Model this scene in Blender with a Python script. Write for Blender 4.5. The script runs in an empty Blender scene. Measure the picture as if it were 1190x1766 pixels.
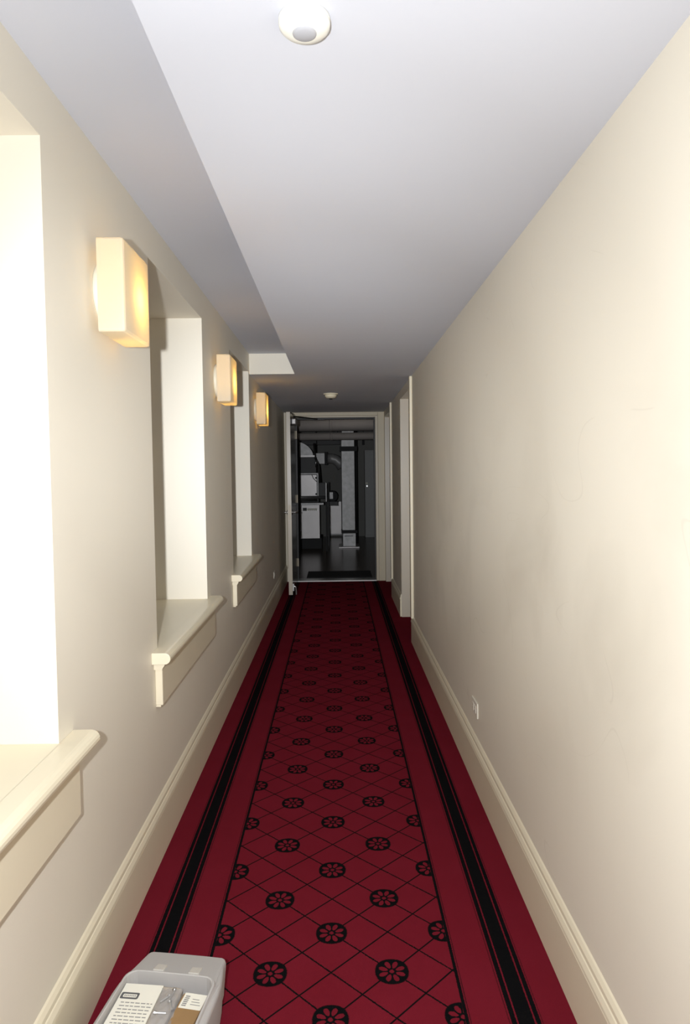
import bpy, bmesh, math, random
from mathutils import Matrix, Vector
random.seed(4)
C = bpy.context.scene
COL = C.collection

# ------------------------------------------------------------------ camera
cam_data = bpy.data.cameras.new('camera')
cam = bpy.data.objects.new('camera', cam_data)
COL.objects.link(cam)
cam_data.sensor_fit = 'HORIZONTAL'
cam_data.sensor_width = 36.0
cam_data.lens = 1152.0 / 1190.0 * 36.0
cam_data.shift_x = 0.00084
cam_data.shift_y = -0.01597
cam_data.clip_start = 0.02
rot = Matrix(((0.9998671927618482, 0.012909423314378742, -0.009947041179729568),
              (-0.010497128085028866, 0.0432673453390693, -0.9990083819114214),
              (-0.012466240030881783, 0.9989801217326599, 0.043397110992467555)))
cam.matrix_world = Matrix.Translation((0, 0, 1.38)) @ rot.to_4x4()
C.camera = cam

# ------------------------------------------------------------------ world
w = bpy.data.worlds.new('world')
C.world = w
w.use_nodes = True
w.node_tree.nodes['Background'].inputs[0].default_value = (0.012, 0.014, 0.02, 1)
w.node_tree.nodes['Background'].inputs[1].default_value = 1.0

# ------------------------------------------------------------------ lights
def spot(name, loc, aim, energy, color, size, blend, radius):
    l = bpy.data.lights.new(name, 'SPOT')
    l.energy = energy; l.color = color; l.spot_size = size; l.spot_blend = blend; l.shadow_soft_size = radius
    o = bpy.data.objects.new(name, l); COL.objects.link(o)
    o.location = loc
    o.rotation_euler = (Vector(aim) - Vector(loc)).to_track_quat('-Z', 'Y').to_euler()
    return o
# the photographer's flash: beside the lens, a little above it
FLASH = 31.5
# beam profile of the flash head: bright core that falls off towards the edge of its spread
for size_, wt_, az_ in ((175, 4.6, 0.4), (64, 4.6, 1.40), (40, 11.0, 1.44)):
    spot('camera_flash', (-0.14, 0.0, 1.41), (-0.04, 5.0, az_), FLASH * wt_, (0.945, 0.985, 1.035), math.radians(size_), 1.0, 0.018)
# weak added fill light in the plant room, no lamp is seen there
def point(name, loc, energy, color, radius):
    l = bpy.data.lights.new(name, 'POINT'); l.energy = energy; l.color = color; l.shadow_soft_size = radius
    o = bpy.data.objects.new(name, l); COL.objects.link(o); o.location = loc
    return o
point('plant_room_fill', (0.25, 9.6, 2.75), 5.0, (1.0, 0.93, 0.85), 0.12)

C.view_settings.view_transform = 'Standard'
C.view_settings.look = 'None'
C.view_settings.gamma = 1.0
C.view_settings.use_curve_mapping = False
C.view_settings.exposure = 0.0

# ------------------------------------------------------------------ node helpers
class N:
    """tiny expression builder for math nodes"""
    def __init__(s, t, sock): s.t = t; s.s = sock
    def _op(s, op, *a):
        n = s.t.nodes.new('ShaderNodeMath'); n.operation = op
        for i, v in enumerate((s,) + a):
            if isinstance(v, N): s.t.links.new(v.s, n.inputs[i])
            else: n.inputs[i].default_value = v
        return N(s.t, n.outputs[0])
    def __add__(s, o): return s._op('ADD', o)
    def __sub__(s, o): return s._op('SUBTRACT', o)
    def __mul__(s, o): return s._op('MULTIPLY', o)
    def __truediv__(s, o): return s._op('DIVIDE', o)
    def abs(s): return s._op('ABSOLUTE')
    def max(s, o): return s._op('MAXIMUM', o)
    def min(s, o): return s._op('MINIMUM', o)
    def sqrt(s): return s._op('SQRT')
    def atan2(s, o): return s._op('ARCTAN2', o)
    def cos(s): return s._op('COSINE')
    def pow(s, o): return s._op('POWER', o)
    def below(s, v, soft):            # 1 where s < v, with a soft edge
        n = s.t.nodes.new('ShaderNodeMapRange'); n.clamp = True
        s.t.links.new(s.s, n.inputs[0])
        n.inputs[1].default_value = v - soft; n.inputs[2].default_value = v + soft
        n.inputs[3].default_value = 1; n.inputs[4].default_value = 0
        return N(s.t, n.outputs[0])
    def cell(s):                      # distance to the nearest integer
        r = s._op('ROUND'); return (s - r).abs()
    def near(s):                      # signed offset to the nearest integer
        return s - s._op('ROUND')

def mat(name, color, rough=0.6, metal=0.0, noise=0.0, nscale=8.0, bump=0.0, bscale=200.0, spec=0.5, detail=3.0):
    m = bpy.data.materials.new(name); m.use_nodes = True
    t = m.node_tree; b = t.nodes['Principled BSDF']
    b.inputs['Roughness'].default_value = rough
    b.inputs['Metallic'].default_value = metal
    b.inputs['Specular IOR Level'].default_value = spec
    tc = t.nodes.new('ShaderNodeTexCoord')
    n = t.nodes.new('ShaderNodeTexNoise'); n.inputs['Scale'].default_value = nscale; n.inputs['Detail'].default_value = detail
    t.links.new(tc.outputs['Object'], n.inputs['Vector'])
    mx = t.nodes.new('ShaderNodeMix'); mx.data_type = 'RGBA'
    t.links.new(n.outputs['Fac'], mx.inputs[0])
    mx.inputs[6].default_value = tuple(c * (1 - noise) for c in color) + (1,)
    mx.inputs[7].default_value = tuple(min(1, c * (1 + noise)) for c in color) + (1,)
    t.links.new(mx.outputs[2], b.inputs['Base Color'])
    if bump:
        n2 = t.nodes.new('ShaderNodeTexNoise'); n2.inputs['Scale'].default_value = bscale
        t.links.new(tc.outputs['Object'], n2.inputs['Vector'])
        bp = t.nodes.new('ShaderNodeBump'); bp.inputs['Strength'].default_value = bump; bp.inputs['Distance'].default_value = 0.002
        t.links.new(n2.outputs['Fac'], bp.inputs['Height']); t.links.new(bp.outputs['Normal'], b.inputs['Normal'])
    return m

def srgb(r, g, b):
    f = lambda c: (c / 255 / 12.92) if c / 255 <= 0.04045 else ((c / 255 + 0.055) / 1.055) ** 2.4
    return (f(r), f(g), f(b))

WALL = srgb(230, 222, 205)
M_wall = mat('cream wall paint', WALL, 0.55, noise=0.03, nscale=2.2, bump=0.08, bscale=160)
M_ceiling = mat('white ceiling paint', srgb(210, 212, 220), 0.8, noise=0.012, nscale=3, bump=0.05, bscale=120)
M_trim = mat('cream gloss trim paint', srgb(231, 220, 194), 0.33, noise=0.02, nscale=5, bump=0.04, bscale=60)
M_end_trim = mat('dimmed tan trim paint', srgb(206, 193, 166), 0.45, noise=0.02, nscale=5)  # browner end trim, with the dimness of the far end put in too
M_plate = mat('wall coloured plate', srgb(224, 217, 202), 0.4)
M_door = mat('cream door enamel', srgb(205, 194, 176), 0.3, noise=0.03, nscale=4)
M_door_face = mat('dark green grey door face', srgb(100, 98, 88), 0.16, noise=0.04, nscale=4)  # side of the open leaf, darker than its cream edge
M_frame = mat('cream steel frame enamel', srgb(205, 192, 168), 0.4, noise=0.03, nscale=5)
M_white = mat('white plastic', srgb(240, 238, 228), 0.35, noise=0.01)
M_canopy = mat('cream canopy enamel', srgb(216, 209, 190), 0.4)
M_tab = mat('frosted latch plastic', srgb(206, 201, 192), 0.4)
M_duct = mat('pale duct sheet', (0.34, 0.33, 0.32), 0.45, metal=0.25, noise=0.25, nscale=10)
M_cream_plastic = mat('ivory plastic', srgb(238, 228, 200), 0.4, noise=0.01)
M_lens = mat('grey sensor lens', srgb(176, 176, 180), 0.25)
M_black = mat('black rubber', (0.012, 0.012, 0.012), 0.7, noise=0.2, nscale=40)
M_dark = mat('dark steel', (0.025, 0.024, 0.023), 0.5, metal=0.3, noise=0.3, nscale=12)
M_slot = mat('outlet slot', (0.02, 0.02, 0.02), 0.6)
M_alu = mat('brushed aluminium', (0.62, 0.61, 0.59), 0.32, metal=1.0, noise=0.1, nscale=20)
M_galv = mat('galvanised sheet', (0.25, 0.245, 0.24), 0.46, metal=0.7, noise=0.35, nscale=14, detail=6)
M_panel = mat('light grey unit panel', (0.34, 0.32, 0.31), 0.38, metal=0.45, noise=0.08, nscale=6)
M_mech_wall = mat('dim block wall paint', (0.20, 0.195, 0.18), 0.8, noise=0.1, nscale=5)
M_mech_floor = mat('brown sealed concrete', (0.050, 0.029, 0.014), 0.25, noise=0.4, nscale=5, detail=6, spec=0.3)
M_pipe = mat('grey pipe insulation', (0.30, 0.27, 0.25), 0.75, noise=0.1, nscale=9)
M_cab = mat('grey cabinet enamel', (0.30, 0.30, 0.29), 0.5, noise=0.08, nscale=20)
M_paper = mat('white paper', srgb(236, 232, 218), 0.8, noise=0.02, nscale=10)
M_print = mat('grey print', srgb(150, 148, 144), 0.8)
M_print_dark = mat('dark grey print', srgb(95, 95, 96), 0.7)
M_card = mat('brown cardboard', srgb(150, 118, 78), 0.8, noise=0.08, nscale=30)
M_glassdark = mat('window sash paint', srgb(232, 224, 204), 0.4)

# scuffed wall paint for the right wall: faint brownish hand smudges and fine scuff arcs
def scuffed(name):
    m = bpy.data.materials.new(name); m.use_nodes = True
    t = m.node_tree; b = t.nodes['Principled BSDF']; b.inputs['Roughness'].default_value = 0.55
    tc = t.nodes.new('ShaderNodeTexCoord')
    def noise(scale, detail, dist=0.0, sc=(1, 1, 1)):
        mp = t.nodes.new('ShaderNodeMapping'); mp.inputs['Scale'].default_value = sc
        t.links.new(tc.outputs['Object'], mp.inputs['Vector'])
        n = t.nodes.new('ShaderNodeTexNoise'); n.inputs['Scale'].default_value = scale
        n.inputs['Detail'].default_value = detail; n.inputs['Distortion'].default_value = dist
        t.links.new(mp.outputs[0], n.inputs['Vector']); return N(t, n.outputs['Fac'])
    big = noise(2.1, 4, 0.6)
    smudge = N(t, (big - 0.5).s)._op('MULTIPLY', 4.0)._op('MAXIMUM', 0.0)._op('MINIMUM', 1.0)
    # only at hand and shoulder height, where people brush past
    sep = t.nodes.new('ShaderNodeSeparateXYZ'); t.links.new(tc.outputs['Object'], sep.inputs[0])
    Z = N(t, sep.outputs['Z'])
    band = ((Z - 1.02).abs()).below(0.45, 0.28)
    line = (noise(1.5, 0.0, 1.3, (1, 1, 1.8)) - 0.5).abs().below(0.0022, 0.0014)
    gate = (noise(3.3, 1.0)._op('SUBTRACT', 0.55)).below(0.0, 0.02)
    gate = (gate * -1.0) + 1.0
    f = (smudge * band * 0.13) + (line * gate * 0.07)
    mx = t.nodes.new('ShaderNodeMix'); mx.data_type = 'RGBA'
    t.links.new(f.s, mx.inputs[0])
    mx.inputs[6].default_value = WALL + (1,)
    mx.inputs[7].default_value = srgb(120, 96, 66) + (1,)
    t.links.new(mx.outputs[2], b.inputs['Base Color'])
    bp = t.nodes.new('ShaderNodeBump'); bp.inputs['Strength'].default_value = 0.08; bp.inputs['Distance'].default_value = 0.002
    t.links.new(noise(160, 2).s, bp.inputs['Height']); t.links.new(bp.outputs['Normal'], b.inputs['Normal'])
    return m
M_wall_scuff = scuffed('scuffed cream wall paint')

# red carpet with woven black border bands, lozenge lattice and flower medallions
def carpet_material():
    m = bpy.data.materials.new('red patterned carpet'); m.use_nodes = True
    t = m.node_tree; b = t.nodes['Principled BSDF']
    b.inputs['Roughness'].default_value = 1.0; b.inputs['Specular IOR Level'].default_value = 0.02
    tc = t.nodes.new('ShaderNodeTexCoord')
    jn = t.nodes.new('ShaderNodeTexNoise'); jn.inputs['Scale'].default_value = 220
    t.links.new(tc.outputs['Object'], jn.inputs['Vector'])
    sep = t.nodes.new('ShaderNodeSeparateXYZ'); t.links.new(tc.outputs['Object'], sep.inputs[0])
    jit = (N(t, jn.outputs['Fac']) - 0.5) * 0.004
    mx_, S, P, y0 = -0.0353, 0.1680, 0.3174, 1.9447
    x = N(t, sep.outputs['X']) - mx_ + jit; y = N(t, sep.outputs['Y']) - y0 + jit
    ax = x.abs()
    s_ = x / S; t_ = y / (P / 2)
    # lozenge lattice
    u = s_ + t_; v = s_ - t_
    lat = (u.cell().min(v.cell())).below(0.0200, 0.006)
    # medallions at integer s,t of equal parity:  p=(s+t)/2, q=(s-t)/2 both integer
    p = (u * 0.5).near(); q = (v * 0.5).near()
    dx = (p + q) * S; dy = (p - q) * (P / 2)
    r = ((dx * dx) + (dy * dy)).sqrt()
    R0 = 0.0475
    rn = r / R0
    # slightly squared circle
    ang = dy.atan2(dx)
    ring = (rn * ((ang * 4.0).cos() * 0.018 + 1.0)).below(1.0, 0.03)
    a8 = ang * (8 / (2 * math.pi)) - 0.5
    off = a8.near() * (2 * math.pi / 8)          # angle to petal axis
    lat_off = (off * rn) / 0.155
    rad_off = (rn - 0.53) / 0.27
    # drop-shaped petals: wider at the outer end
    petal = ((rad_off * rad_off) + ((lat_off / ((rn * 0.9) + 0.45)).pow(2.0))).sqrt().below(0.97, 0.10)
    dot = rn.below(0.13, 0.03)
    med = ring * ((petal.max(dot) * -1.0) + 1.0)
    inner = (ax.below(0.340, 0.0008))
    field = (lat.max(med)) * inner
    # medallion clears the lattice lines inside it
    clear = (ring * petal.max(dot) * -1.0) + 1.0
    field = field * clear
    def band(a, bb): return ((ax - (a + bb) / 2).abs()).below((bb - a) / 2, 0.0007)
    bands = band(0.3392, 0.3482).max(band(0.3510, 0.3536) * 0.7).max(band(0.4468, 0.4498) * 0.55)
    bands = bands.max(band(0.4535, 0.4665)).max(band(0.4705, 0.5110)).max(band(0.5150, 0.5270)).max(band(0.5300, 0.5325) * 0.55)
    ink = field.max(bands)
    # red with soft wear mottling
    mot = t.nodes.new('ShaderNodeTexNoise'); mot.inputs['Scale'].default_value = 5; mot.inputs['Detail'].default_value = 5
    t.links.new(tc.outputs['Object'], mot.inputs['Vector'])
    red = t.nodes.new('ShaderNodeMix'); red.data_type = 'RGBA'
    t.links.new(mot.outputs['Fac'], red.inputs[0])
    red.inputs[6].default_value = (0.148, 0.0095, 0.0175, 1)
    red.inputs[7].default_value = (0.182, 0.0135, 0.0260, 1)
    fin = t.nodes.new('ShaderNodeMix'); fin.data_type = 'RGBA'
    t.links.new(ink.s, fin.inputs[0]); t.links.new(red.outputs[2], fin.inputs[6])
    fin.inputs[7].default_value = (0.0055, 0.0055, 0.006, 1)
    t.links.new(fin.outputs[2], b.inputs['Base Color'])
    pn = t.nodes.new('ShaderNodeTexNoise'); pn.inputs['Scale'].default_value = 500
    t.links.new(tc.outputs['Object'], pn.inputs['Vector'])
    bp = t.nodes.new('ShaderNodeBump'); bp.inputs['Strength'].default_value = 0.5; bp.inputs['Distance'].default_value = 0.003
    t.links.new(pn.outputs['Fac'], bp.inputs['Height']); t.links.new(bp.outputs['Normal'], b.inputs['Normal'])
    return m
M_carpet = carpet_material()

def glass_mat(name, color, rough, alpha_translucent=0.0):
    m = bpy.data.materials.new(name); m.use_nodes = True
    b = m.node_tree.nodes['Principled BSDF']
    b.inputs['Base Color'].default_value = color + (1,)
    b.inputs['Roughness'].default_value = rough
    b.inputs['Transmission Weight'].default_value = 1.0
    b.inputs['IOR'].default_value = 1.45
    return m
M_pane = glass_mat('window glass', (0.95, 0.97, 0.96), 0.02)

def translucent(name, color, tcolor, mixf, rough=0.25, transp=0.0):
    """thin milky sheet: diffuse + translucent (+ clear share) under a soft gloss"""
    m = bpy.data.materials.new(name); m.use_nodes = True
    t = m.node_tree; t.nodes.clear()
    out = t.nodes.new('ShaderNodeOutputMaterial')
    d = t.nodes.new('ShaderNodeBsdfDiffuse'); d.inputs[0].default_value = color + (1,)
    tr = t.nodes.new('ShaderNodeBsdfTranslucent'); tr.inputs[0].default_value = tcolor + (1,)
    a = t.nodes.new('ShaderNodeMixShader'); a.inputs[0].default_value = mixf
    t.links.new(d.outputs[0], a.inputs[1]); t.links.new(tr.outputs[0], a.inputs[2])
    g = t.nodes.new('ShaderNodeBsdfGlossy'); g.inputs['Roughness'].default_value = rough
    bsh = t.nodes.new('ShaderNodeMixShader'); bsh.inputs[0].default_value = 0.05
    last = a
    if transp:
        tp = t.nodes.new('ShaderNodeBsdfTransparent'); c = t.nodes.new('ShaderNodeMixShader'); c.inputs[0].default_value = transp
        t.links.new(a.outputs[0], c.inputs[1]); t.links.new(tp.outputs[0], c.inputs[2]); last = c
    t.links.new(last.outputs[0], bsh.inputs[1]); t.links.new(g.outputs[0], bsh.inputs[2])
    t.links.new(bsh.outputs[0], out.inputs[0])
    return m
M_opal = translucent('opal sconce glass', (0.66, 0.61, 0.50), (0.95, 0.90, 0.76), 0.42, 0.2)
M_poly = translucent('milky polypropylene', (0.72, 0.70, 0.68), (0.7, 0.68, 0.66), 0.35, 0.35, transp=0.12)
M_bag = translucent('clear plastic bag', (0.66, 0.67, 0.70), (0.6, 0.6, 0.62), 0.3, 0.12, transp=0.7)

# ------------------------------------------------------------------ mesh helpers
def link(name, bm, m, parent=None, smooth=False, bevel=0.0, seg=2):
    me = bpy.data.meshes.new(name)
    bmesh.ops.recalc_face_normals(bm, faces=bm.faces[:])
    bm.to_mesh(me); bm.free()
    for mm in (m if isinstance(m, (list, tuple)) else [m]): me.materials.append(mm)
    if smooth:
        for p in me.polygons: p.use_smooth = True
    o = bpy.data.objects.new(name, me); COL.objects.link(o)
    if parent: o.parent = parent
    if bevel:
        md = o.modifiers.new('bevel', 'BEVEL'); md.width = bevel; md.segments = seg; md.limit_method = 'ANGLE'; md.angle_limit = math.radians(35)
    return o

def add_box(bm, x0, x1, y0, y1, z0, z1):
    vs = [bm.verts.new((x, y, z)) for z in (z0, z1) for y in (y0, y1) for x in (x0, x1)]
    for f in ((0, 2, 3, 1), (4, 5, 7, 6), (0, 1, 5, 4), (2, 6, 7, 3), (0, 4, 6, 2), (1, 3, 7, 5)):
        bm.faces.new([vs[i] for i in f])

def box(name, x0, x1, y0, y1, z0, z1, m, parent=None, bevel=0.0, seg=2):
    """box whose object origin is at the parent's origin; world coordinates given"""
    bm = bmesh.new()
    o = parent.matrix_world.translation if parent else Vector((0, 0, 0))
    px, py, pz = (parent_loc(parent) if parent else (0, 0, 0))
    add_box(bm, x0 - px, x1 - px, y0 - py, y1 - py, z0 - pz, z1 - pz)
    return link(name, bm, m, parent, bevel=bevel, seg=seg)

def parent_loc(p):
    v = Vector((0, 0, 0))
    while p:
        v += p.location; p = p.parent
    return v

def add_cyl(bm, p0, p1, r0, r1=None, n=24, caps=True):
    r1 = r0 if r1 is None else r1
    p0 = Vector(p0); p1 = Vector(p1); d = (p1 - p0).normalized()
    a = d.orthogonal().normalized(); b2 = d.cross(a)
    A = []; B = []
    for i in range(n):
        t = 2 * math.pi * i / n
        q = a * math.cos(t) + b2 * math.sin(t)
        A.append(bm.verts.new(p0 + q * r0)); B.append(bm.verts.new(p1 + q * r1))
    for i in range(n):
        j = (i + 1) % n
        bm.faces.new((A[i], A[j], B[j], B[i]))
    if caps:
        bm.faces.new(A[::-1]); bm.faces.new(B)

def cyl(name, p0, p1, r, m, parent=None, r1=None, n=24, bevel=0.0):
    bm = bmesh.new(); o = parent_loc(parent)
    add_cyl(bm, Vector(p0) - o, Vector(p1) - o, r, r1, n)
    ob = link(name, bm, m, parent, bevel=bevel)
    for p in ob.data.polygons: p.use_smooth = len(p.vertices) == 4
    return ob

def lathe(name, prof, m, parent=None, n=40, axis='Z'):
    """prof: (radius, height) pairs, about the parent's origin"""
    bm = bmesh.new(); rings = []
    for r, h in prof:
        ring = []
        for i in range(n):
            t = 2 * math.pi * i / n
            v = (r * math.cos(t), r * math.sin(t), h)
            if axis == 'X': v = (h, r * math.cos(t), r * math.sin(t))
            ring.append(bm.verts.new(v))
        rings.append(ring)
    for a, b in zip(rings, rings[1:]):
        for i in range(n):
            j = (i + 1) % n; bm.faces.new((a[i], a[j], b[j], b[i]))
    bm.faces.new(rings[0][::-1]); bm.faces.new(rings[-1])
    return link(name, bm, m, parent, smooth=True)

def tube(bm, pts, r, n=12):
    pts = [Vector(p) for p in pts]; rings = []
    for k, p in enumerate(pts):
        d = ((pts[min(k + 1, len(pts) - 1)] - pts[max(k - 1, 0)])).normalized()
        up = Vector((0, 0, 1)) if abs(d.z) < 0.9 else Vector((1, 0, 0))
        a = d.cross(up).normalized(); b = d.cross(a)
        rings.append([bm.verts.new(p + (a * math.cos(2 * math.pi * i / n) + b * math.sin(2 * math.pi * i / n)) * r) for i in range(n)])
    for a, b in zip(rings, rings[1:]):
        for i in range(n):
            j = (i + 1) % n; bm.faces.new((a[i], a[j], b[j], b[i]))
    bm.faces.new(rings[0][::-1]); bm.faces.new(rings[-1])

def extrude_profile(name, prof, y0, y1, xs, side, m, parent=None):
    """prof (protrusion, z) swept along Y; xs wall plane, side +1: protrudes to +x"""
    bm = bmesh.new(); o = parent_loc(parent)
    A = [bm.verts.new((xs + side * p - o.x, y0 - o.y, z - o.z)) for p, z in prof]
    B = [bm.verts.new((xs + side * p - o.x, y1 - o.y, z - o.z)) for p, z in prof]
    n = len(prof)
    for i in range(n):
        j = (i + 1) % n; bm.faces.new((A[i], A[j], B[j], B[i]))
    bm.faces.new(A[::-1]); bm.faces.new(B)
    return link(name, bm, m, parent)

def empty(name, loc, label=None, cat=None, group=None, kind=None, rz=0.0):
    o = bpy.data.objects.new(name, None); COL.objects.link(o)
    o.location = loc; o.rotation_euler = (0, 0, rz); o.empty_display_size = 0.05
    return tag(o, label, cat, group, kind)

def tag(o, label=None, cat=None, group=None, kind=None):
    if label: o['label'] = label
    if cat: o['category'] = cat
    if group: o['group'] = group
    if kind: o['kind'] = kind
    return o

def struct(o, label, cat):
    return tag(o, label, cat, kind='structure')

def wall_x(name, x0, x1, y0, y1, z0, z1, holes, m):
    """wall slab in the YZ plane with rectangular openings (ya, yb, za, zb)"""
    ys = sorted({y0, y1} | {h[0] for h in holes} | {h[1] for h in holes})
    zs = sorted({z0, z1} | {h[2] for h in holes} | {h[3] for h in holes})
    solid = lambda i, j: 0 <= i < len(ys) - 1 and 0 <= j < len(zs) - 1 and not any(
        h[0] <= (ys[i] + ys[i + 1]) / 2 <= h[1] and h[2] <= (zs[j] + zs[j + 1]) / 2 <= h[3] for h in holes)
    bm = bmesh.new(); V = {}
    def v(x, i, j):
        k = (x, i, j)
        if k not in V: V[k] = bm.verts.new((x, ys[i], zs[j]))
        return V[k]
    for i in range(len(ys) - 1):
        for j in range(len(zs) - 1):
            if not solid(i, j): continue
            for x in (x0, x1):
                bm.faces.new((v(x, i, j), v(x, i + 1, j), v(x, i + 1, j + 1), v(x, i, j + 1)))
            if not solid(i - 1, j): bm.faces.new((v(x0, i, j), v(x1, i, j), v(x1, i, j + 1), v(x0, i, j + 1)))
            if not solid(i + 1, j): bm.faces.new((v(x0, i + 1, j), v(x1, i + 1, j), v(x1, i + 1, j + 1), v(x0, i + 1, j + 1)))
            if not solid(i, j - 1): bm.faces.new((v(x0, i, j), v(x1, i, j), v(x1, i + 1, j), v(x0, i + 1, j)))
            if not solid(i, j + 1): bm.faces.new((v(x0, i, j + 1), v(x1, i, j + 1), v(x1, i + 1, j + 1), v(x0, i + 1, j + 1)))
    return link(name, bm, m)

# ------------------------------------------------------------------ dimensions
XL, XR = -0.660, 0.594           # corridor wall planes
YB, YE = -2.2, 8.41              # wall behind the photographer, end wall
ZC, ZR = 2.130, 2.285            # ceiling and raised strip
YR = 5.12                        # end of the raised strip
XS = -0.316                      # edge of the raised strip
WT = 0.36                        # left wall thickness
ZS, ZT = 0.752, 2.146            # window opening sill and head
WINS = [(0.62, 1.545), (2.40, 3.335), (4.175, 5.07)]

# ------------------------------------------------------------------ structure
fl = box('floor', XL - 0.02, XR + 0.14, YB, YE, -0.08, 0.0, M_carpet)
struct(fl, 'dark red corridor carpet with black border bands, lozenge lattice and round flower medallions', 'carpet')

bm = bmesh.new()                                      # lower ceiling with the raised strip on the window side
prof = [(XL - WT, YB), ]
add_box(bm, XS, XR + 0.02, YB, YE, ZC, ZC + 0.30)
add_box(bm, XL - 0.02, XS, YR, YE, ZC, ZC + 0.30)
add_box(bm, XL - 0.02, XS + 0.02, YB, YR + 0.02, ZR, ZR + 0.145)
bmesh.ops.remove_doubles(bm, verts=bm.verts[:], dist=1e-5)
ce = link('ceiling', bm, [M_ceiling, M_wall])
for p in ce.data.polygons:                             # the short upright end of the strip is painted wall colour
    c = p.center
    if abs(p.normal.y) > 0.9 and abs(c.y - YR) < 1e-3: p.material_index = 1
struct(ce, 'white plaster ceiling with a raised strip along the window side', 'ceiling')

wl = wall_x('wall_left', XL - WT, XL, YB, YE, 0.0, ZR + 0.12, [(a, b, ZS, ZT) for a, b in WINS], M_wall)
struct(wl, 'cream plaster wall on the left with three deep window recesses', 'wall')
D1, D2 = (5.345, 6.285), (7.325, 8.335)
wr = wall_x('wall_right', XR, XR + 0.14, YB, YE, 0.0, ZC + 0.01, [(D1[0], D1[1], 0.0, 2.065), (D2[0], D2[1], 0.0, 2.065)], M_wall_scuff)
struct(wr, 'long scuffed cream wall on the right', 'wall')
wb = box('wall_back', XL - 0.02, XR + 0.14, YB - 0.1, YB, 0.0, ZR + 0.12, M_wall)
struct(wb, 'cream wall closing the corridor behind the photographer', 'wall')
# end wall with the plant room door opening
OX0, OX1, OZ = -0.520, 0.480, 2.062
bm = bmesh.new()
add_box(bm, -1.6, OX0 - 0.03, YE, YE + 0.14, 0.0, 2.9)
add_box(bm, OX1 + 0.03, 1.5, YE, YE + 0.14, 0.0, 2.9)
add_box(bm, OX0 - 0.03, OX1 + 0.03, YE, YE + 0.14, OZ + 0.02, 2.9)
we = link('wall_end', bm, M_wall)
struct(we, 'cream wall at the far end of the corridor around the open doorway', 'wall')

# baseboards
BB = [(0, 0), (0.014, 0), (0.014, 0.158), (0.0115, 0.161), (0.0115, 0.164), (0.0175, 0.168), (0.0165, 0.176), (0.0115, 0.188),
      (0.0085, 0.1905), (0.0105, 0.195), (0.0095, 0.204), (0.004, 0.214), (0, 0.218)]
bl = extrude_profile('baseboard_left', BB, YB, YE, XL, 1, M_trim)
struct(bl, 'tall cream moulded baseboard along the left wall', 'baseboard')
br = extrude_profile('baseboard_right', BB, YB, D1[0] - 0.005, XR, -1, M_trim)
struct(br, 'tall cream moulded baseboard along the long right wall', 'baseboard')
br2 = extrude_profile('baseboard_right_far', BB, D1[1] + 0.005, D2[0] - 0.005, XR, -1, M_trim)
struct(br2, 'short cream baseboard between the two side doorways on the right', 'baseboard')
bk = box('baseboard_back', XL + 0.02, XR - 0.02, YB, YB + 0.014, 0, 0.2, M_trim)
struct(bk, 'cream baseboard behind the photographer', 'baseboard')

# side doorways: casing on the near side, lined far jamb, closed leaf deep in the reveal
def side_door(idx, ya, yb, label, tlabel):
    t = empty('trim_%d' % idx, (XR, (ya + yb) / 2, 0)); struct(t, tlabel, 'door trim')
    box('casing', XR - 0.021, XR, ya - 0.075, ya, 0.205, ZC - 0.004, M_trim, t, bevel=0.003)
    box('jamb_lining', XR + 0.001, XR + 0.138, yb - 0.012, yb, 0.0, 2.053, M_door, t)
    box('jamb_lining', XR + 0.001, XR + 0.138, ya, ya + 0.012, 0.0, 2.053, M_door, t)
    box('head_lining', XR + 0.001, XR + 0.138, ya, yb, 2.053, 2.065, M_trim, t)
    d = empty('door_%d' % idx, (XR + 0.12, (ya + yb) / 2, 0)); struct(d, label, 'door')
    lf = box('leaf', XR + 0.10, XR + 0.138, ya + 0.014, yb - 0.014, 0.008, 2.05, M_door, d, bevel=0.002)
    h = cyl('door_knob', (XR + 0.10, ya + 0.09, 0.95), (XR + 0.055, ya + 0.09, 0.95), 0.024, M_alu, d, n=20)
side_door(2, D1[0], D1[1], 'cream door set back in the nearer doorway on the right wall', 'cream casing and jamb of the nearer right doorway')
side_door(3, D2[0], D2[1], 'cream door set back in the farther doorway on the right wall', 'cream casing and jamb of the farther right doorway')

# end door frame: steel frame in the opening, cream casing around
t1 = empty('trim_1', (0, YE, 0)); struct(t1, 'cream casing and steel frame around the open plant room doorway', 'door trim')
bm = bmesh.new()
add_box(bm, OX0 - 0.03, OX0, -0.012, 0.15, 0, OZ + 0.02)
add_box(bm, OX1, OX1 + 0.03, -0.012, 0.15, 0, OZ + 0.02)
add_box(bm, OX0, OX1, -0.012, 0.15, OZ, OZ + 0.02)
link('steel_frame', bm, M_frame, t1, bevel=0.002)
bm = bmesh.new()
add_box(bm, OX0, OX0 + 0.016, 0.045, 0.11, 0, OZ)
add_box(bm, OX1 - 0.016, OX1, 0.045, 0.11, 0, OZ)
add_box(bm, OX0 + 0.016, OX1 - 0.016, 0.045, 0.11, OZ - 0.016, OZ)
link('door_stop', bm, M_dark, t1)
box('casing', OX1 + 0.032, XR - 0.001, YE - 0.022, YE, 0, ZC - 0.002, M_end_trim, t1, bevel=0.004)
box('casing', OX0 - 0.125, OX0 - 0.032, YE - 0.022, YE, 0.175, ZC - 0.002, M_end_trim, t1, bevel=0.004)
box('plinth', OX0 - 0.105, OX0 - 0.032, YE - 0.03, YE, 0.0, 0.175, M_end_trim, t1, bevel=0.003)
box('head_casing', OX0 - 0.032, OX1 + 0.032, YE - 0.022, YE, OZ + 0.021, ZC - 0.002, M_end_trim, t1, bevel=0.004)

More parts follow.
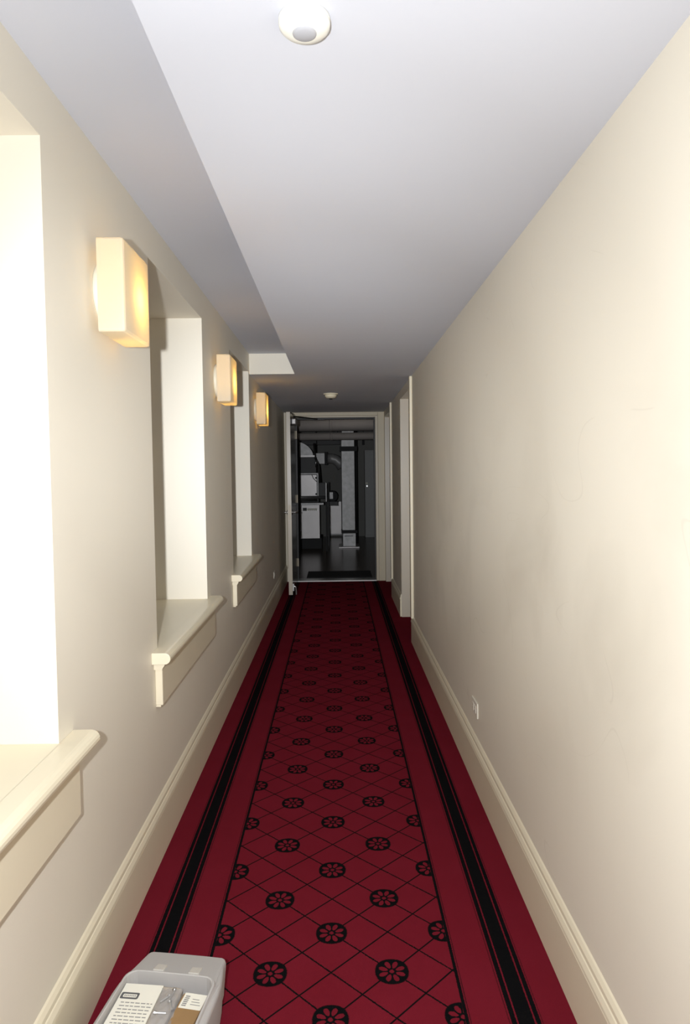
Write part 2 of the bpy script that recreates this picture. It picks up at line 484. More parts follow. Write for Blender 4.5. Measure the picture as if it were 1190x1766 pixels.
# threshold
th = box('threshold', OX0 + 0.001, OX1 - 0.001, YE - 0.035, YE + 0.145, 0.0, 0.015, M_alu, bevel=0.002)
tag(th, 'shiny aluminium threshold strip across the plant room doorway', 'threshold')

# the open door leaf
d1 = empty('door_1', (OX0 + 0.004, YE - 0.03, 0)); struct(d1, 'cream door standing open at the end of the corridor, seen edge on', 'door')
LY0, LY1 = 7.43, YE - 0.03
bm = bmesh.new(); add_box(bm, -0.044, 0.0, LY0 - LY1, 0, 0.012, 2.052)
lf = link('leaf', bm, [M_door, M_door_face], d1, bevel=0.0015)
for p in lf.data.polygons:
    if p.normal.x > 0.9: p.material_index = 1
dx = OX0 + 0.004
def lever(side):
    o = parent_loc(d1); bm = bmesh.new()
    xf = 0.0 if side > 0 else -0.044
    yh = LY0 + 0.065 - o.y
    add_cyl(bm, (xf, yh, 0.935), (xf + side * 0.010, yh, 0.935), 0.026)
    add_cyl(bm, (xf + side * 0.008, yh, 0.935), (xf + side * 0.055, yh, 0.935), 0.009)
    tube(bm, [(xf + side * 0.050, yh, 0.935), (xf + side * 0.054, yh + 0.02, 0.935), (xf + side * 0.054, yh + 0.115, 0.932)], 0.008)
    ob = link('lever_handle', bm, M_alu, d1, smooth=True)
    return ob
lever(1); lever(-1)
o = parent_loc(d1)
bm = bmesh.new(); add_box(bm, -0.034, -0.010, LY0 - 0.0015 - o.y, LY0 - o.y, 0.86, 1.02)
link('latch_plate', bm, M_frame, d1)
for z in (0.25, 1.05, 1.85):
    bm = bmesh.new(); add_cyl(bm, (0.008, 0.004, z - 0.05), (0.008, 0.004, z + 0.05), 0.008, n=12)
    link('hinge', bm, M_frame, d1)
bm = bmesh.new(); add_box(bm, 0.0, 0.055, 7.60 - o.y, 7.86 - o.y, 1.925, 1.995)
cl = link('door_closer', bm, M_panel, d1, bevel=0.012, seg=3)
bm = bmesh.new(); tube(bm, [(0.03, 7.68 - o.y, 2.0), (0.03, 7.68 - o.y, 2.02), (0.14, 7.98 - o.y, 2.03), (0.27, YE - 0.02 - o.y, 2.045)], 0.009)
link('closer_arm', bm, M_dark, cl)
bm = bmesh.new(); add_box(bm, 0.18, 0.36, YE - 0.02 - o.y, YE + 0.02 - o.y, 2.035, 2.058)
link('arm_shoe', bm, M_dark, cl)
bm = bmesh.new(); tube(bm, [(0.001, 7.50 - o.y, 2.045), (0.028, 7.51 - o.y, 2.035), (0.035, 7.53 - o.y, 2.01), (0.03, 7.60 - o.y, 1.99)], 0.004)
link('closer_cable', bm, M_dark, cl)
bm = bmesh.new(); add_box(bm, 0.0, 0.012, 7.47 - o.y, 7.52 - o.y, 0.05, 0.13); tube(bm, [(0.012, 7.495 - o.y, 0.10), (0.03, 7.495 - o.y, 0.09), (0.034, 7.495 - o.y, 0.03), (0.034, 7.495 - o.y, 0.004)], 0.009)
link('kick_down_stop', bm, M_alu, d1)

# windows: sash, glass, stool with rounded nosing and apron
def nose(name, x_in, x_out, y0, y1, z0, z1, m, parent, r=None):
    """horizontal board with a half-round front edge"""
    r = (z1 - z0) / 2; zc = (z0 + z1) / 2
    pr = [(x_in, z0), (x_out - r, z0)]
    for k in range(1, 9):
        a = -math.pi / 2 + math.pi * k / 9; pr.append((x_out - r + r * math.cos(a), zc + r * math.sin(a)))
    pr += [(x_out - r, z1), (x_in, z1)]
    bm = bmesh.new(); o = parent_loc(parent)
    A = [bm.verts.new((x - o.x, y0 - o.y, z - o.z)) for x, z in pr]; B = [bm.verts.new((x - o.x, y1 - o.y, z - o.z)) for x, z in pr]
    for i in range(len(pr)):
        j = (i + 1) % len(pr); bm.faces.new((A[i], A[j], B[j], B[i]))
    bm.faces.new(A[::-1]); bm.faces.new(B)
    return link(name, bm, m, parent, bevel=0.0015)

wl_labels = ['nearest window recess on the left wall with cream sill, cut by the frame edge',
             'second window recess on the left wall, between the first and second sconce',
             'third and farthest window recess on the left wall, behind the second sconce']
for i, (ya, yb) in enumerate(WINS):
    g = empty('window_%d' % (i + 1), (XL - 0.3, (ya + yb) / 2, ZS)); struct(g, wl_labels[i], 'window')
    fx0, fx1 = XL - WT + 0.01, XL - WT + 0.07
    bm = bmesh.new(); o = parent_loc(g)
    B = lambda y0, y1, z0, z1, xa=fx0, xb=fx1: add_box(bm, xa - o.x, xb - o.x, y0 - o.y, y1 - o.y, z0 - o.z, z1 - o.z)
    B(ya, ya + 0.05, ZS, ZT); B(yb - 0.05, yb, ZS, ZT); B(ya + 0.05, yb - 0.05, ZS, ZS + 0.06); B(ya + 0.05, yb - 0.05, ZT - 0.05, ZT)
    link('window_frame', bm, M_glassdark, g, bevel=0.002)
    zm = (ZS + ZT) / 2
    box('meeting_rail', fx0 + 0.01, fx1 - 0.005, ya + 0.05, yb - 0.05, zm - 0.025, zm + 0.025, M_glassdark, g)
    box('pane', fx0 + 0.025, fx0 + 0.031, ya + 0.05, yb - 0.05, ZS + 0.06, zm - 0.025, M_pane, g)
    box('pane', fx0 + 0.025, fx0 + 0.031, ya + 0.05, yb - 0.05, zm + 0.025, ZT - 0.05, M_pane, g)
    # stool: inner board inside the recess, and nosed front with ears over the wall face
    box('window_sill', fx1, XL + 0.002, ya + 0.001, yb - 0.001, ZS - 0.001, ZS + 0.001, M_trim, g)
    nose('sill_nosing', XL, XL + 0.066, ya - 0.078, yb + 0.085, ZS - 0.040, ZS + 0.001, M_trim, g)
    cove = [(0, ZS - 0.066), (0.0285, ZS - 0.066), (0.032, ZS - 0.058), (0.037, ZS - 0.052), (0.037, ZS - 0.040), (0, ZS - 0.040)]
    if i == 0:
        cove = [(0, ZS - 0.062), (0.026, ZS - 0.062), (0.026, ZS - 0.040), (0, ZS - 0.040)]
    extrude_profile('sill_moulding', cove, ya - 0.050, yb + 0.060, XL, 1, M_trim, g)
    box('apron', XL, XL + 0.026, ya - 0.038, yb + 0.055, ZS - 0.198, ZS - 0.06, M_trim, g, bevel=0.003)
    box('apron_bead', XL, XL + 0.018, ya - 0.036, yb + 0.052, ZS - 0.205, ZS - 0.198, M_trim, g, bevel=0.002)

# ------------------------------------------------------------------ plant room beyond the door
mf = box('floor_plant_room', -2.2, 2.4, YE, 14.6, -0.08, -0.001, M_mech_floor)
struct(mf, 'brown polished concrete floor of the plant room', 'floor')
mw = box('wall_plant_room', -2.2, 2.4, 14.3, 14.45, 0, 3.1, M_mech_wall)
struct(mw, 'dim painted wall at the back of the plant room', 'wall')
mr = box('wall_plant_room_right', 2.25, 2.4, YE + 0.14, 14.3, 0, 3.1, M_mech_wall)
struct(mr, 'dim painted side wall on the right of the plant room', 'wall')
ml = box('wall_plant_room_left', -2.2, -2.05, YE + 0.14, 14.3, 0, 3.1, M_mech_wall)
struct(ml, 'dim painted side wall on the left of the plant room', 'wall')
mc = box('ceiling_plant_room', -2.2, 2.4, YE + 0.14, 14.3, 3.0, 3.1, M_dark)
struct(mc, 'dark high ceiling of the plant room', 'ceiling')
box_w = box('wall_plant_room_front', -2.2, -1.6, YE, YE + 0.14, 0, 3.1, M_mech_wall)
struct(box_w, 'left stub of the wall between corridor and plant room', 'wall')
bm = bmesh.new()
add_box(bm, 1.5, 2.4, YE, YE + 0.14, 0, 3.1); add_box(bm, -1.6, 1.5, YE, YE + 0.14, 2.9, 3.1)
struct(link('wall_plant_room_header', bm, M_mech_wall), 'right stub and header of the wall between corridor and plant room', 'wall')

mat_o = box('door_mat', -0.42, 0.44, 8.66, 9.22, 0.0, 0.010, M_black, bevel=0.004)
tag(mat_o, 'black rubber mat lying on the plant room floor just past the threshold', 'mat')

def hpipe(name, x0, x1, y, z, r, label):
    p = empty(name, ((x0 + x1) / 2, y, z - r), label, 'pipe')
    cyl('insulation', (x0, y, z), (x1, y, z), r, M_pipe, p, n=32)
    for x in (-0.12,):
        cyl('joint_band', (x, y, z), (x + 0.05, y, z), r + 0.004, M_pipe, p, n=32)
    for x in (x0 + 0.3, x1 - 0.3):
        cyl('hanger_rod', (x, y, z + r), (x, y, 3.0), 0.006, M_dark, p, n=8)
hpipe('insulated_pipe', -2.0, 2.2, 10.5, 2.115, 0.094, 'thick grey insulated pipe crossing nearest the top of the doorway')
hpipe('insulated_pipe', -2.0, 2.2, 11.2, 1.975, 0.062, 'thinner grey insulated pipe crossing below and behind the thick one')

# air handling unit on the left
ah = empty('air_handler', (-1.0, 12.5, 0), 'grey metal air handling unit with light panels on the left of the plant room', 'air handler')
def part(name, x0, x1, y0, y1, z0, z1, m, par, bevel=0.0):
    return box(name, x0, x1, y0, y1, z0, z1, m, par, bevel=bevel)
part('base', -1.6, -0.30, 12.05, 12.8, 0.0, 0.19, M_black, ah)
part('cabinet', -1.6, -0.345, 12.02, 12.8, 0.19, 1.36, M_dark, ah)
pu = part('upper_panel', -1.25, -0.372, 12.0, 12.02, 0.955, 1.335, M_panel, ah, 0.003)
bm = bmesh.new(); o = parent_loc(pu)
for (x0, x1, z0, z1) in ((-1.28, -0.345, 1.345, 1.365), (-0.362, -0.343, 0.94, 1.345), (-1.28, -0.362, 0.935, 0.95)):
    add_box(bm, x0 - o.x, x1 - o.x, 11.985 - o.y, 12.015 - o.y, z0, z1)
link('panel_frame', bm, M_galv, ah)
pl = part('lower_panel', -1.25, -0.330, 12.0, 12.02, 0.19, 0.80, M_panel, ah, 0.003)
for z in (1.28, 0.99):
    part('panel_latch', -0.400, -0.375, 11.985, 12.0, z - 0.015, z + 0.015, M_black, ah)
part('name_plate', -0.63, -0.56, 11.995, 12.0, 0.69, 0.745, M_dark, ah)
part('label_strip', -0.55, -0.375, 11.996, 12.0, 0.70, 0.735, M_paper, ah)
for k in range(5):
    part('label_mark', -0.53 + k * 0.034, -0.518 + k * 0.034, 11.994, 11.996, 0.694, 0.704, M_black, ah)
part('mid_section', -1.6, -0.385, 12.05, 12.8, 1.36, 1.66, M_dark, ah)
cyl('drain_pipe', (-1.4, 11.62, 0.945), (-0.215, 11.62, 0.945), 0.026, M_galv, ah, n=20)
cyl('drain_pipe', (-1.4, 11.66, 0.895), (-0.36, 11.66, 0.895), 0.020, M_alu, ah, n=20)
part('tray', -1.4, -0.245, 11.60, 11.98, 0.812, 0.850, M_galv, ah, 0.003)
part('upright', -0.212, -0.190, 11.60, 11.63, 0.0, 0.87, M_black, ah)
part('upright', -0.208, -0.192, 11.60, 11.63, 0.87, 1.19, M_galv, ah)
part('upright', -0.170, -0.150, 12.05, 12.08, 0.0, 1.20, M_black, ah)
part('upright', -0.70, -0.652, 11.58, 11.61, 0.0, 1.95, M_black, ah)
part('coil_box', -0.335, -0.215, 12.05, 12.4, 0.93, 1.185, M_dark, ah)
bm = bmesh.new()                                       # curved supply duct on top (quarter round)
oo = parent_loc(ah); nseg = 14; cx, cz, rr = -0.80, 1.66, 0.37
fr = [(cx + rr * math.cos(math.pi / 2 * k / nseg), cz + rr * 0.76 * math.sin(math.pi / 2 * k / nseg)) for k in range(nseg + 1)] + [(cx, cz)]
A = [bm.verts.new((x - oo.x, 12.0 - oo.y, z)) for x, z in fr]; B2 = [bm.verts.new((x - oo.x, 12.6 - oo.y, z)) for x, z in fr]
for i in range(len(fr)):
    j = (i + 1) % len(fr); bm.faces.new((A[i], A[j], B2[j], B2[i]))
bm.faces.new(A[::-1]); bm.faces.new(B2)
link('curved_duct', bm, M_galv, ah)
part('duct_flange', -1.2, -0.405, 11.98, 12.0, 1.655, 1.685, M_panel, ah)
bm = bmesh.new(); tube(bm, [(-0.41 - oo.x, 12.0 - oo.y, 1.90), (-0.40 - oo.x, 12.0 - oo.y, 1.65), (-0.33 - oo.x, 12.0 - oo.y, 1.50), (-0.31 - oo.x, 12.0 - oo.y, 1.20)], 0.018)
link('conduit', bm, M_dark, ah, smooth=True)
bm = bmesh.new(); tube(bm, [(-0.385 - oo.x, 11.98 - oo.y, 1.63), (-0.385 - oo.x, 11.98 - oo.y, 1.47)], 0.010)
link('conduit', bm, M_alu, ah, smooth=True)
bm = bmesh.new(); tube(bm, [(-0.46 - oo.x, 11.98 - oo.y, 1.34), (-0.43 - oo.x, 11.97 - oo.y, 1.27), (-0.37 - oo.x, 11.97 - oo.y, 1.21)], 0.006)
link('wire', bm, M_black, ah, smooth=True)

# fan motor
fm = empty('fan_motor', (-0.09, 12.5, 0), 'black round fan motor on a dark stand between air handler and tall duct', 'motor')
cyl('motor_body', (-0.098, 12.42, 0.93), (-0.098, 12.75, 0.93), 0.102, M_black, fm, n=28, bevel=0.01)
part('terminal_cover', -0.155, -0.085, 12.38, 12.42, 0.88, 1.01, M_galv, fm, 0.004)
part('mount', -0.20, 0.0, 12.45, 12.75, 0.755, 0.83, M_dark, fm)
part('stand', -0.19, -0.165, 12.5, 12.7, 0.0, 0.76, M_dark, fm)

# small rectangular branch duct and elbow running into the tall duct
sd = empty('branch_duct', (-0.15, 13.0, 1.5), 'shiny branch duct elbow running into the tall duct high on the left', 'duct')
part('straight_section', -0.50, -0.245, 12.9, 13.2, 1.545, 1.745, M_galv, sd)
part('collar', -0.245, -0.185, 12.88, 13.22, 1.52, 1.77, M_black, sd)
bm = bmesh.new(); o = parent_loc(sd)
pts = [(-0.185, 1.645), (-0.10, 1.642), (-0.03, 1.62), (0.04, 1.56), (0.09, 1.47)]
tube(bm, [(x - o.x, 13.0 - o.y, z - o.z) for x, z in pts], 0.098, n=20)
link('elbow', bm, M_duct, sd, smooth=True)
cyl('hanger_rod', (-0.4, 13.05, 1.745), (-0.4, 13.05, 3.0), 0.006, M_dark, sd, n=8)

# tall vertical duct
vd = empty('tall_duct', (0.195, 12.35, 0), 'tall mottled galvanised duct standing on a flange plate, centre of the plant room', 'duct')
part('duct_body', 0.072, 0.317, 12.2, 12.5, 0.31, 2.05, M_galv, vd, 0.008)
part('duct_head', 0.082, 0.310, 12.21, 12.49, 2.05, 2.6, M_galv, vd, 0.008)
part('strap', 0.045, 0.365, 12.18, 12.52, 1.757, 1.845, M_black, vd)
part('strap', 0.06, 0.355, 12.18, 12.52, 0.262, 0.31, M_black, vd)
part('foot_section', 0.085, 0.322, 12.17, 12.47, 0.02, 0.26, M_galv, vd, 0.004)
part('clamp_handle', 0.115, 0.27, 12.155, 12.17, 0.205, 0.215, M_black, vd)
part('base_plate', 0.012, 0.385, 12.05, 12.6, 0.0, 0.024, M_panel, vd, 0.003)
part('duct_to_ceiling', 0.10, 0.29, 12.22, 12.48, 2.6, 3.0, M_galv, vd)

vp = tag(cyl('vertical_pipe', (0.362, 12.75, 0.0), (0.362, 12.75, 3.0), 0.018, M_black, n=12), 'thin black vertical pipe right beside the tall duct', 'pipe')

gp = empty('wall_panel', (-0.07, 14.25, 0.07), 'pale grey access panel low on the back wall left of the tall duct', 'panel')
part('panel_sheet', -0.22, 0.075, 14.27, 14.3, 0.04, 0.75, M_panel, gp, 0.003)
part('panel_lip', -0.22, 0.075, 14.26, 14.27, 0.04, 0.065, M_galv, gp)

cb = empty('electrical_cabinet', (0.75, 14.1, 0.03), 'tall grey electrical cabinet on the right behind the tall duct', 'cabinet')
part('cabinet_body', 0.572, 1.05, 14.0, 14.298, 0.0, 1.83, M_cab, cb, 0.004)
dr = part('cabinet_door', 0.580, 1.04, 13.985, 14.0, 0.05, 1.80, M_cab, cb, 0.003)
part('door_latch', 0.600, 0.632, 13.965, 13.985, 1.06, 1.10, M_alu, cb, 0.003)
part('sticker', 0.590, 0.635, 13.982, 13.985, 1.12, 1.155, M_paper, cb)
jb = empty('junction_box', (0.56, 14.25, 1.95), 'small black junction box high on the wall above the grey cabinet', 'junction box')
part('box_body', 0.535, 0.585, 14.22, 14.3, 1.95, 2.07, M_black, jb, 0.003)
part('conduit', 0.552, 0.568, 14.26, 14.28, 2.07, 3.0, M_dark, jb)
sb = empty('steel_beam', (-0.2, 13.7, 1.93), 'dark steel beams spanning behind the branch duct near the ceiling', 'beam')
part('flange', -1.4, 0.06, 13.6, 13.8, 2.05, 2.07, M_galv, sb)
part('web', -1.4, 0.06, 13.69, 13.71, 1.96, 2.05, M_dark, sb)
part('flange', -1.4, 0.06, 13.6, 13.8, 1.94, 1.96, M_dark, sb)
part('hanger', -0.45, -0.43, 13.69, 13.71, 2.07, 3.0, M_dark, sb)
part('hanger', -1.2, -1.18, 13.69, 13.71, 2.07, 3.0, M_dark, sb)
part('hanger', 0.0, 0.02, 13.69, 13.71, 2.07, 3.0, M_dark, sb)

# ------------------------------------------------------------------ wall sconces
def rounded_rect(y0, y1, z0, z1, r, n=5):
    pts = []
    for (cy, cz, a0) in ((y1 - r, z1 - r, 0), (y0 + r, z1 - r, 90), (y0 + r, z0 + r, 180), (y1 - r, z0 + r, 270)):
        for k in range(n + 1):
            a = math.radians(a0 + 90 * k / n); pts.append((cy + r * math.cos(a), cz + r * math.sin(a)))
    return pts

def sconce(loc, label, energy):
    s = empty('wall_sconce', loc, label, 'wall lamp', 'square opal glass sconces on the left wall')
    # round white canopy on the wall
    lathe('back_plate', [(0.088, 0.0), (0.090, 0.003), (0.090, 0.013), (0.084, 0.018), (0.02, 0.019)], M_canopy, s, axis='X')
    # hollow glass block: square, soft edges, open towards the wall
    bm = bmesh.new()
    secs = [(0.024, 0.000), (0.088, 0.000), (0.0935, -0.0020), (0.096, -0.0075)]
    h = 0.125
    rings = []
    for x, ins in secs:
        e = h + ins
        rings.append([bm.verts.new((x, y, z)) for y, z in rounded_rect(-e * 0.95, e * 0.95, -e, e, 0.007)])
    # back face ring closing in towards the plate
    e = h
    back = [bm.verts.new((0.020, y, z)) for y, z in rounded_rect(-0.080, 0.080, -0.080, 0.080, 0.03)]
    n = len(rings[0])
    for a, b in zip([back] + rings, rings):
        for i in range(n):
            j = (i + 1) % n; bm.faces.new((a[i], a[j], b[j], b[i]))
    bm.faces.new(rings[-1])
    link('glass_shade', bm, M_opal, s)
    lathe('light_blocker', [(0.088, 0.0205), (0.088, 0.0225), (0.02, 0.023)], M_white, s, axis='X')  # added unseen disc that keeps the lamp light off the canopy
    # lamp holder and bulb
    cyl('lamp_holder', Vector(loc) + Vector((0.018, 0, -0.055)), Vector(loc) + Vector((0.055, 0, -0.055)), 0.014, M_white, s, n=16)
    bulb = lathe('bulb', [(0.004, 0.0), (0.011, 0.004), (0.013, 0.02), (0.013, 0.055), (0.008, 0.068), (0.002, 0.072)], M_bulb, s, n=16)
    bulb.location = (0.056, 0.0, -0.05)
    l = bpy.data.lights.new('sconce_glow', 'POINT'); l.energy = energy; l.color = (1.0, 0.55, 0.10); l.shadow_soft_size = 0.02
    lo = bpy.data.objects.new('sconce_glow', l); COL.objects.link(lo); lo.parent = s; lo.location = (0.055, 0.035, -0.005)
    return s
M_bulb = bpy.data.materials.new('glowing bulb'); M_bulb.use_nodes = True
_b = M_bulb.node_tree.nodes['Principled BSDF']; _b.inputs['Emission Color'].default_value = (1.0, 0.62, 0.2, 1); _b.inputs['Emission Strength'].default_value = 6.0
SC = 0.8
sconce((XL, 1.935, 1.890), 'nearest square opal glass wall lamp, on the pier after the first window', SC)
sconce((XL, 3.712, 1.890), 'middle glowing glass wall lamp, between the second and third windows', SC)
sconce((XL, 5.450, 1.893), 'farthest and smallest glowing wall lamp, past the last window near the end door', SC)

# ------------------------------------------------------------------ ceiling detectors
det = empty('smoke_detector', (-0.045, 1.139, ZC), 'large white round ceiling detector with grey lens near the top of the photo', 'smoke detector')
lathe('base_ring', [(0.040, 0.0), (0.043, -0.001), (0.043, -0.006), (0.041, -0.008)], M_white, det)
lathe('dome_cover', [(0.0405, -0.005), (0.043, -0.008), (0.042, -0.014), (0.036, -0.020), (0.026, -0.0235), (0.020, -0.0245)], M_white, det)
lathe('sensor_lens', [(0.0205, -0.0235), (0.0195, -0.0255), (0.015, -0.028), (0.006, -0.0293), (0.001, -0.0295)], M_lens, det)
det2 = empty('smoke_detector', (-0.055, 6.43, ZC), 'small distant ceiling detector in front of the open end door', 'smoke detector')
lathe('base_ring', [(0.070, 0.0), (0.072, -0.001), (0.072, -0.008), (0.06, -0.012)], M_cream_plastic, det2)
lathe('dome_cover', [(0.058, -0.010), (0.056, -0.026), (0.044, -0.040), (0.020, -0.046)], M_cream_plastic, det2)
lathe('sensor_lens', [(0.016, -0.045), (0.016, -0.052), (0.006, -0.055)], M_black, det2)

# ------------------------------------------------------------------ outlets
def outlet(loc, side, label):
    g = empty('wall_outlet', loc, label, 'outlet')
    bm = bmesh.new(); add_box(bm, min(0, side * 0.0065), max(0, side * 0.0065), -0.057, 0.057, -0.033, 0.033)
    link('cover_plate', bm, M_plate, g, bevel=0.002)
    for s in (-1, 1):
        bm = bmesh.new(); xa, xb = side * 0.0055, side * 0.0085
        add_box(bm, min(xa, xb), max(xa, xb), s * 0.020 - 0.014, s * 0.020 + 0.014, -0.016, 0.016)
        f = link('socket_face', bm, M_plate, g, bevel=0.001)
        for q in (-1, 1):
            bm = bmesh.new(); xa, xb = side * 0.0080, side * 0.0088
            add_box(bm, min(xa, xb), max(xa, xb), s * 0.020 - 0.004, s * 0.020 + 0.004, q * 0.006 - 0.001, q * 0.006 + 0.001)
            link('slot', bm, M_slot, f)
outlet((XR, 2.885, 0.341), -1, 'ivory outlet plate low on the long right wall')
outlet((XL, 6.79, 0.342), 1, 'dim outlet plate low on the left wall near the end door')

# ------------------------------------------------------------------ translucent plastic case on the carpet, lid folded open
RZ = math.radians(-8.5)
BX, BY = -0.430, 1.628                                  # middle of the far rim of the well, on the floor
case = empty('plastic_case', (BX, BY, 0), 'milky translucent plastic case lying on the carpet, cut by the lower frame edge', 'storage case', rz=RZ)
def loft(bm, secs, cap_first=True, cap_last=True):
    R = [[bm.verts.new(p) for p in s] for s in secs]
    n = len(R[0])
    for a, b in zip(R, R[1:]):
        for i in range(n):
            j = (i + 1) % n; bm.faces.new((a[i], a[j], b[j], b[i]))
    if cap_first: bm.faces.new(R[0][::-1])
    if cap_last: bm.faces.new(R[-1])
# outline: straight body that narrows towards the sloping far deck (29 points a side so that rings match)
def outline(ins, zbody, zdeck, base=False):
    hw, far = 0.131 - ins, 0.108 - ins
    pts = []
    path = [(-hw, -0.345 + ins), (-hw, -0.25), (-hw, -0.15), (-hw, -0.06), (-hw + 0.002, -0.030), (-hw + 0.007, 0.0), (-hw + 0.014, 0.030), (-far - 0.001, 0.070),
            (-far, 0.094 - ins), (-far + 0.004, 0.101 - ins), (-far + 0.010, 0.104 - ins), (-0.05, 0.105 - ins), (0.0, 0.105 - ins), (0.05, 0.105 - ins), (far - 0.010, 0.104 - ins), (far - 0.004, 0.101 - ins),
            (far, 0.094 - ins), (far + 0.002, 0.070), (hw - 0.010, 0.030), (hw - 0.004, 0.0), (hw - 0.001, -0.030), (hw, -0.06), (hw, -0.15), (hw, -0.25), (hw, -0.345 + ins)]
    for x, y in path:
        f = min(1, max(0, (y + 0.02) / 0.12)); pts.append((x, y, zbody + (zdeck - zbody) * f))
    return pts
def well(hw, ytop, z, r=0.03):
    """same 25 points round the well opening: up the left side, along the far edge, down the right side"""
    P = [(-hw, -0.335), (-hw, -0.25), (-hw, -0.18), (-hw, -0.12), (-hw, -0.09), (-hw, -0.06), (-hw, ytop - r)]
    for k in range(1, 5):
        a = math.radians(180 - 90 * k / 5); P.append((-hw + r + r * math.cos(a), ytop - r + r * math.sin(a)))
    P += [(-0.06, ytop), (0.0, ytop), (0.06, ytop)]
    for k in range(1, 5):
        a = math.radians(90 - 90 * k / 5); P.append((hw - r + r * math.cos(a), ytop - r + r * math.sin(a)))
    P += [(hw, ytop - r), (hw, -0.06), (hw, -0.09), (hw, -0.12), (hw, -0.18), (hw, -0.25), (hw, -0.335)]
    return [(x, y, z) for x, y in P]
bm = bmesh.new()
loft(bm, [outline(0.012, 0.002, 0.002), outline(0.006, 0.012, 0.010), outline(0.000, 0.108, 0.092), outline(0.0015, 0.113, 0.099), outline(0.004, 0.116, 0.102),
          well(0.1185, 0.006, 0.1225), well(0.1165, 0.003, 0.1285), well(0.1135, 0.0, 0.1300), well(0.1115, -0.002, 0.1285), well(0.1105, -0.003, 0.020), well(0.105, -0.008, 0.012)])
link('case_body', bm, M_poly, case)
for u in (-0.043, 0.050):
    bm = bmesh.new()
    y0_, y1_ = 0.012, 0.040
    zz = lambda y: 0.1215 - 0.021 * y / 0.10
    top = [(u - 0.014, y0_, zz(y0_) + 0.006), (u + 0.014, y0_, zz(y0_) + 0.006), (u + 0.013, y1_, zz(y1_) + 0.005), (u - 0.013, y1_, zz(y1_) + 0.005)]
    bot = [(x, y, z - 0.008) for x, y, z in top]
    loft(bm, [bot, top]); link('latch_tab', bm, M_tab, case, bevel=0.001)

# contents
def loc_to_world(x, y, z):
    c, s = math.cos(RZ), math.sin(RZ); return (BX + c * x - s * y, BY + s * x + c * y, z)
def flat_thing(name, x, y, z, rz, label, cat):
    return empty(name, loc_to_world(x, y, z), label, cat, rz=RZ + rz)
bk_ = flat_thing('instruction_booklet', -0.060, -0.105, 0.112, math.radians(2), 'cream instruction sheet with a grey framed emblem in the left of the open case', 'paper')
bm = bmesh.new(); add_box(bm, -0.046, 0.050, -0.085, 0.078, 0, 0.003); link('cover_page', bm, M_paper, bk_)
bm = bmesh.new(); add_box(bm, -0.045, 0.048, -0.084, 0.076, -0.005, -0.0003); link('inner_pages', bm, M_paper, bk_)
bm = bmesh.new()
outer = rounded_rect(-0.043, 0.002, 0.030, 0.050, 0.004); inner = rounded_rect(-0.037, -0.003, 0.035, 0.045, 0.002)
A = [bm.verts.new((x, y, 0.0034)) for x, y in outer]; Bv = [bm.verts.new((x, y, 0.0034)) for x, y in inner]
for i in range(len(A)):
    j = (i + 1) % len(A); bm.faces.new((A[i], A[j], Bv[j], Bv[i]))
link('emblem_frame', bm, M_print_dark, bk_)
bm = bmesh.new()
for k in range(7): add_box(bm, -0.034 + k * 0.0043, -0.0315 + k * 0.0043, 0.0378, 0.0422, 0.0032, 0.0036)
tag(link('emblem_print', bm, M_print, bk_), kind='stuff')
bm = bmesh.new(); random.seed(3)
for r_ in range(9):
    xx = -0.034
    while xx < 0.04:
        ww = random.uniform(0.006, 0.014); add_box(bm, xx, min(xx + ww, 0.044), 0.018 - r_ * 0.010, 0.0205 - r_ * 0.010, 0.0032, 0.0036); xx += ww + 0.003
tag(link('text_lines', bm, M_print, bk_), kind='stuff')

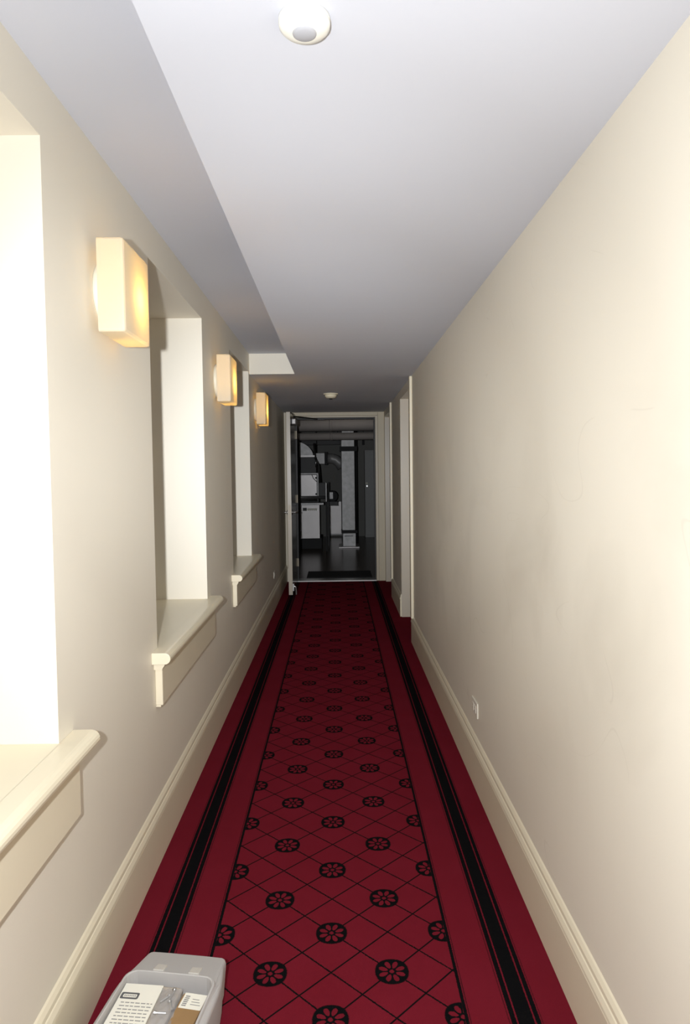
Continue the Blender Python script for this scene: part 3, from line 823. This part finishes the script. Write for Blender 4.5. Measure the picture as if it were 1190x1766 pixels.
cd = flat_thing('parts_carton', 0.074, -0.098, 0.062, math.radians(-3), 'small brown carton with a white printed label in the right of the open case', 'carton')
bm = bmesh.new(); add_box(bm, -0.032, 0.028, -0.060, 0.058, 0, 0.050); link('carton_body', bm, M_card, cd, bevel=0.001)
bm = bmesh.new(); add_box(bm, -0.028, 0.028, 0.014, 0.060, 0.0502, 0.0508); link('label', bm, M_paper, cd)
bm = bmesh.new()
for k in range(6): add_box(bm, -0.023, -0.012, 0.020 + k * 0.0056, 0.0235 + k * 0.0056, 0.0509, 0.0511)
for k in range(3): add_box(bm, -0.003, 0.022 - 0.004 * k, 0.026 + k * 0.008, 0.028 + k * 0.008, 0.0509, 0.0511)
tag(link('printed_marks', bm, M_print, cd), kind='stuff')

bg = flat_thing('parts_bag', 0.018, -0.085, 0.110, 0.1, 'clear plastic bag of small metal parts in the middle of the open case', 'plastic bag')
bm = bmesh.new(); bmesh.ops.create_grid(bm, x_segments=14, y_segments=18, size=1.0)
for v in bm.verts:
    x, y = v.co.x, v.co.y
    e = max(0, 1 - x * x) * max(0, 1 - y * y)
    v.co = Vector((x * 0.026, y * 0.055, 0.012 * e + 0.002 * math.sin(9 * x + 5 * y) + 0.002 * math.sin(13 * y - 7 * x) + 0.003))
link('bag_film', bm, M_bag, bg, smooth=True)
for k, (a, b, ln) in enumerate([(-0.010, 0.020, 0.03), (0.004, 0.030, 0.035), (0.012, 0.0, 0.03), (-0.006, -0.02, 0.04)]):
    bm = bmesh.new(); th_ = 0.5 + k * 0.9
    p0 = Vector((a - math.cos(th_) * ln / 2 * 0.6, b - math.sin(th_) * ln / 2, 0.003)); p1 = Vector((a + math.cos(th_) * ln / 2 * 0.6, b + math.sin(th_) * ln / 2, 0.006))
    add_cyl(bm, p0, p1, 0.0028, n=10); add_cyl(bm, p1, p1 + (p1 - p0).normalized() * 0.004, 0.005, n=10)
    link('screw', bm, M_alu, bg)
M_foam = mat('grey beige foam', srgb(176, 165, 152), 0.9, noise=0.08, nscale=30)
pad = flat_thing('foam_pad', 0.0, -0.17, 0.012, 0, 'grey beige foam pad under the paper and bag in the open case', 'foam pad')
bm = bmesh.new(); add_box(bm, -0.100, 0.032, -0.155, 0.158, 0, 0.093)
link('pad_body', bm, M_foam, pad, bevel=0.006)
pad2 = flat_thing('foam_pad', 0.074, -0.17, 0.012, 0, 'thin grey beige foam pad under the brown carton in the open case', 'foam pad')
bm = bmesh.new(); add_box(bm, -0.033, 0.029, -0.155, 0.158, 0, 0.049)
link('pad_body', bm, M_foam, pad2, bevel=0.004)
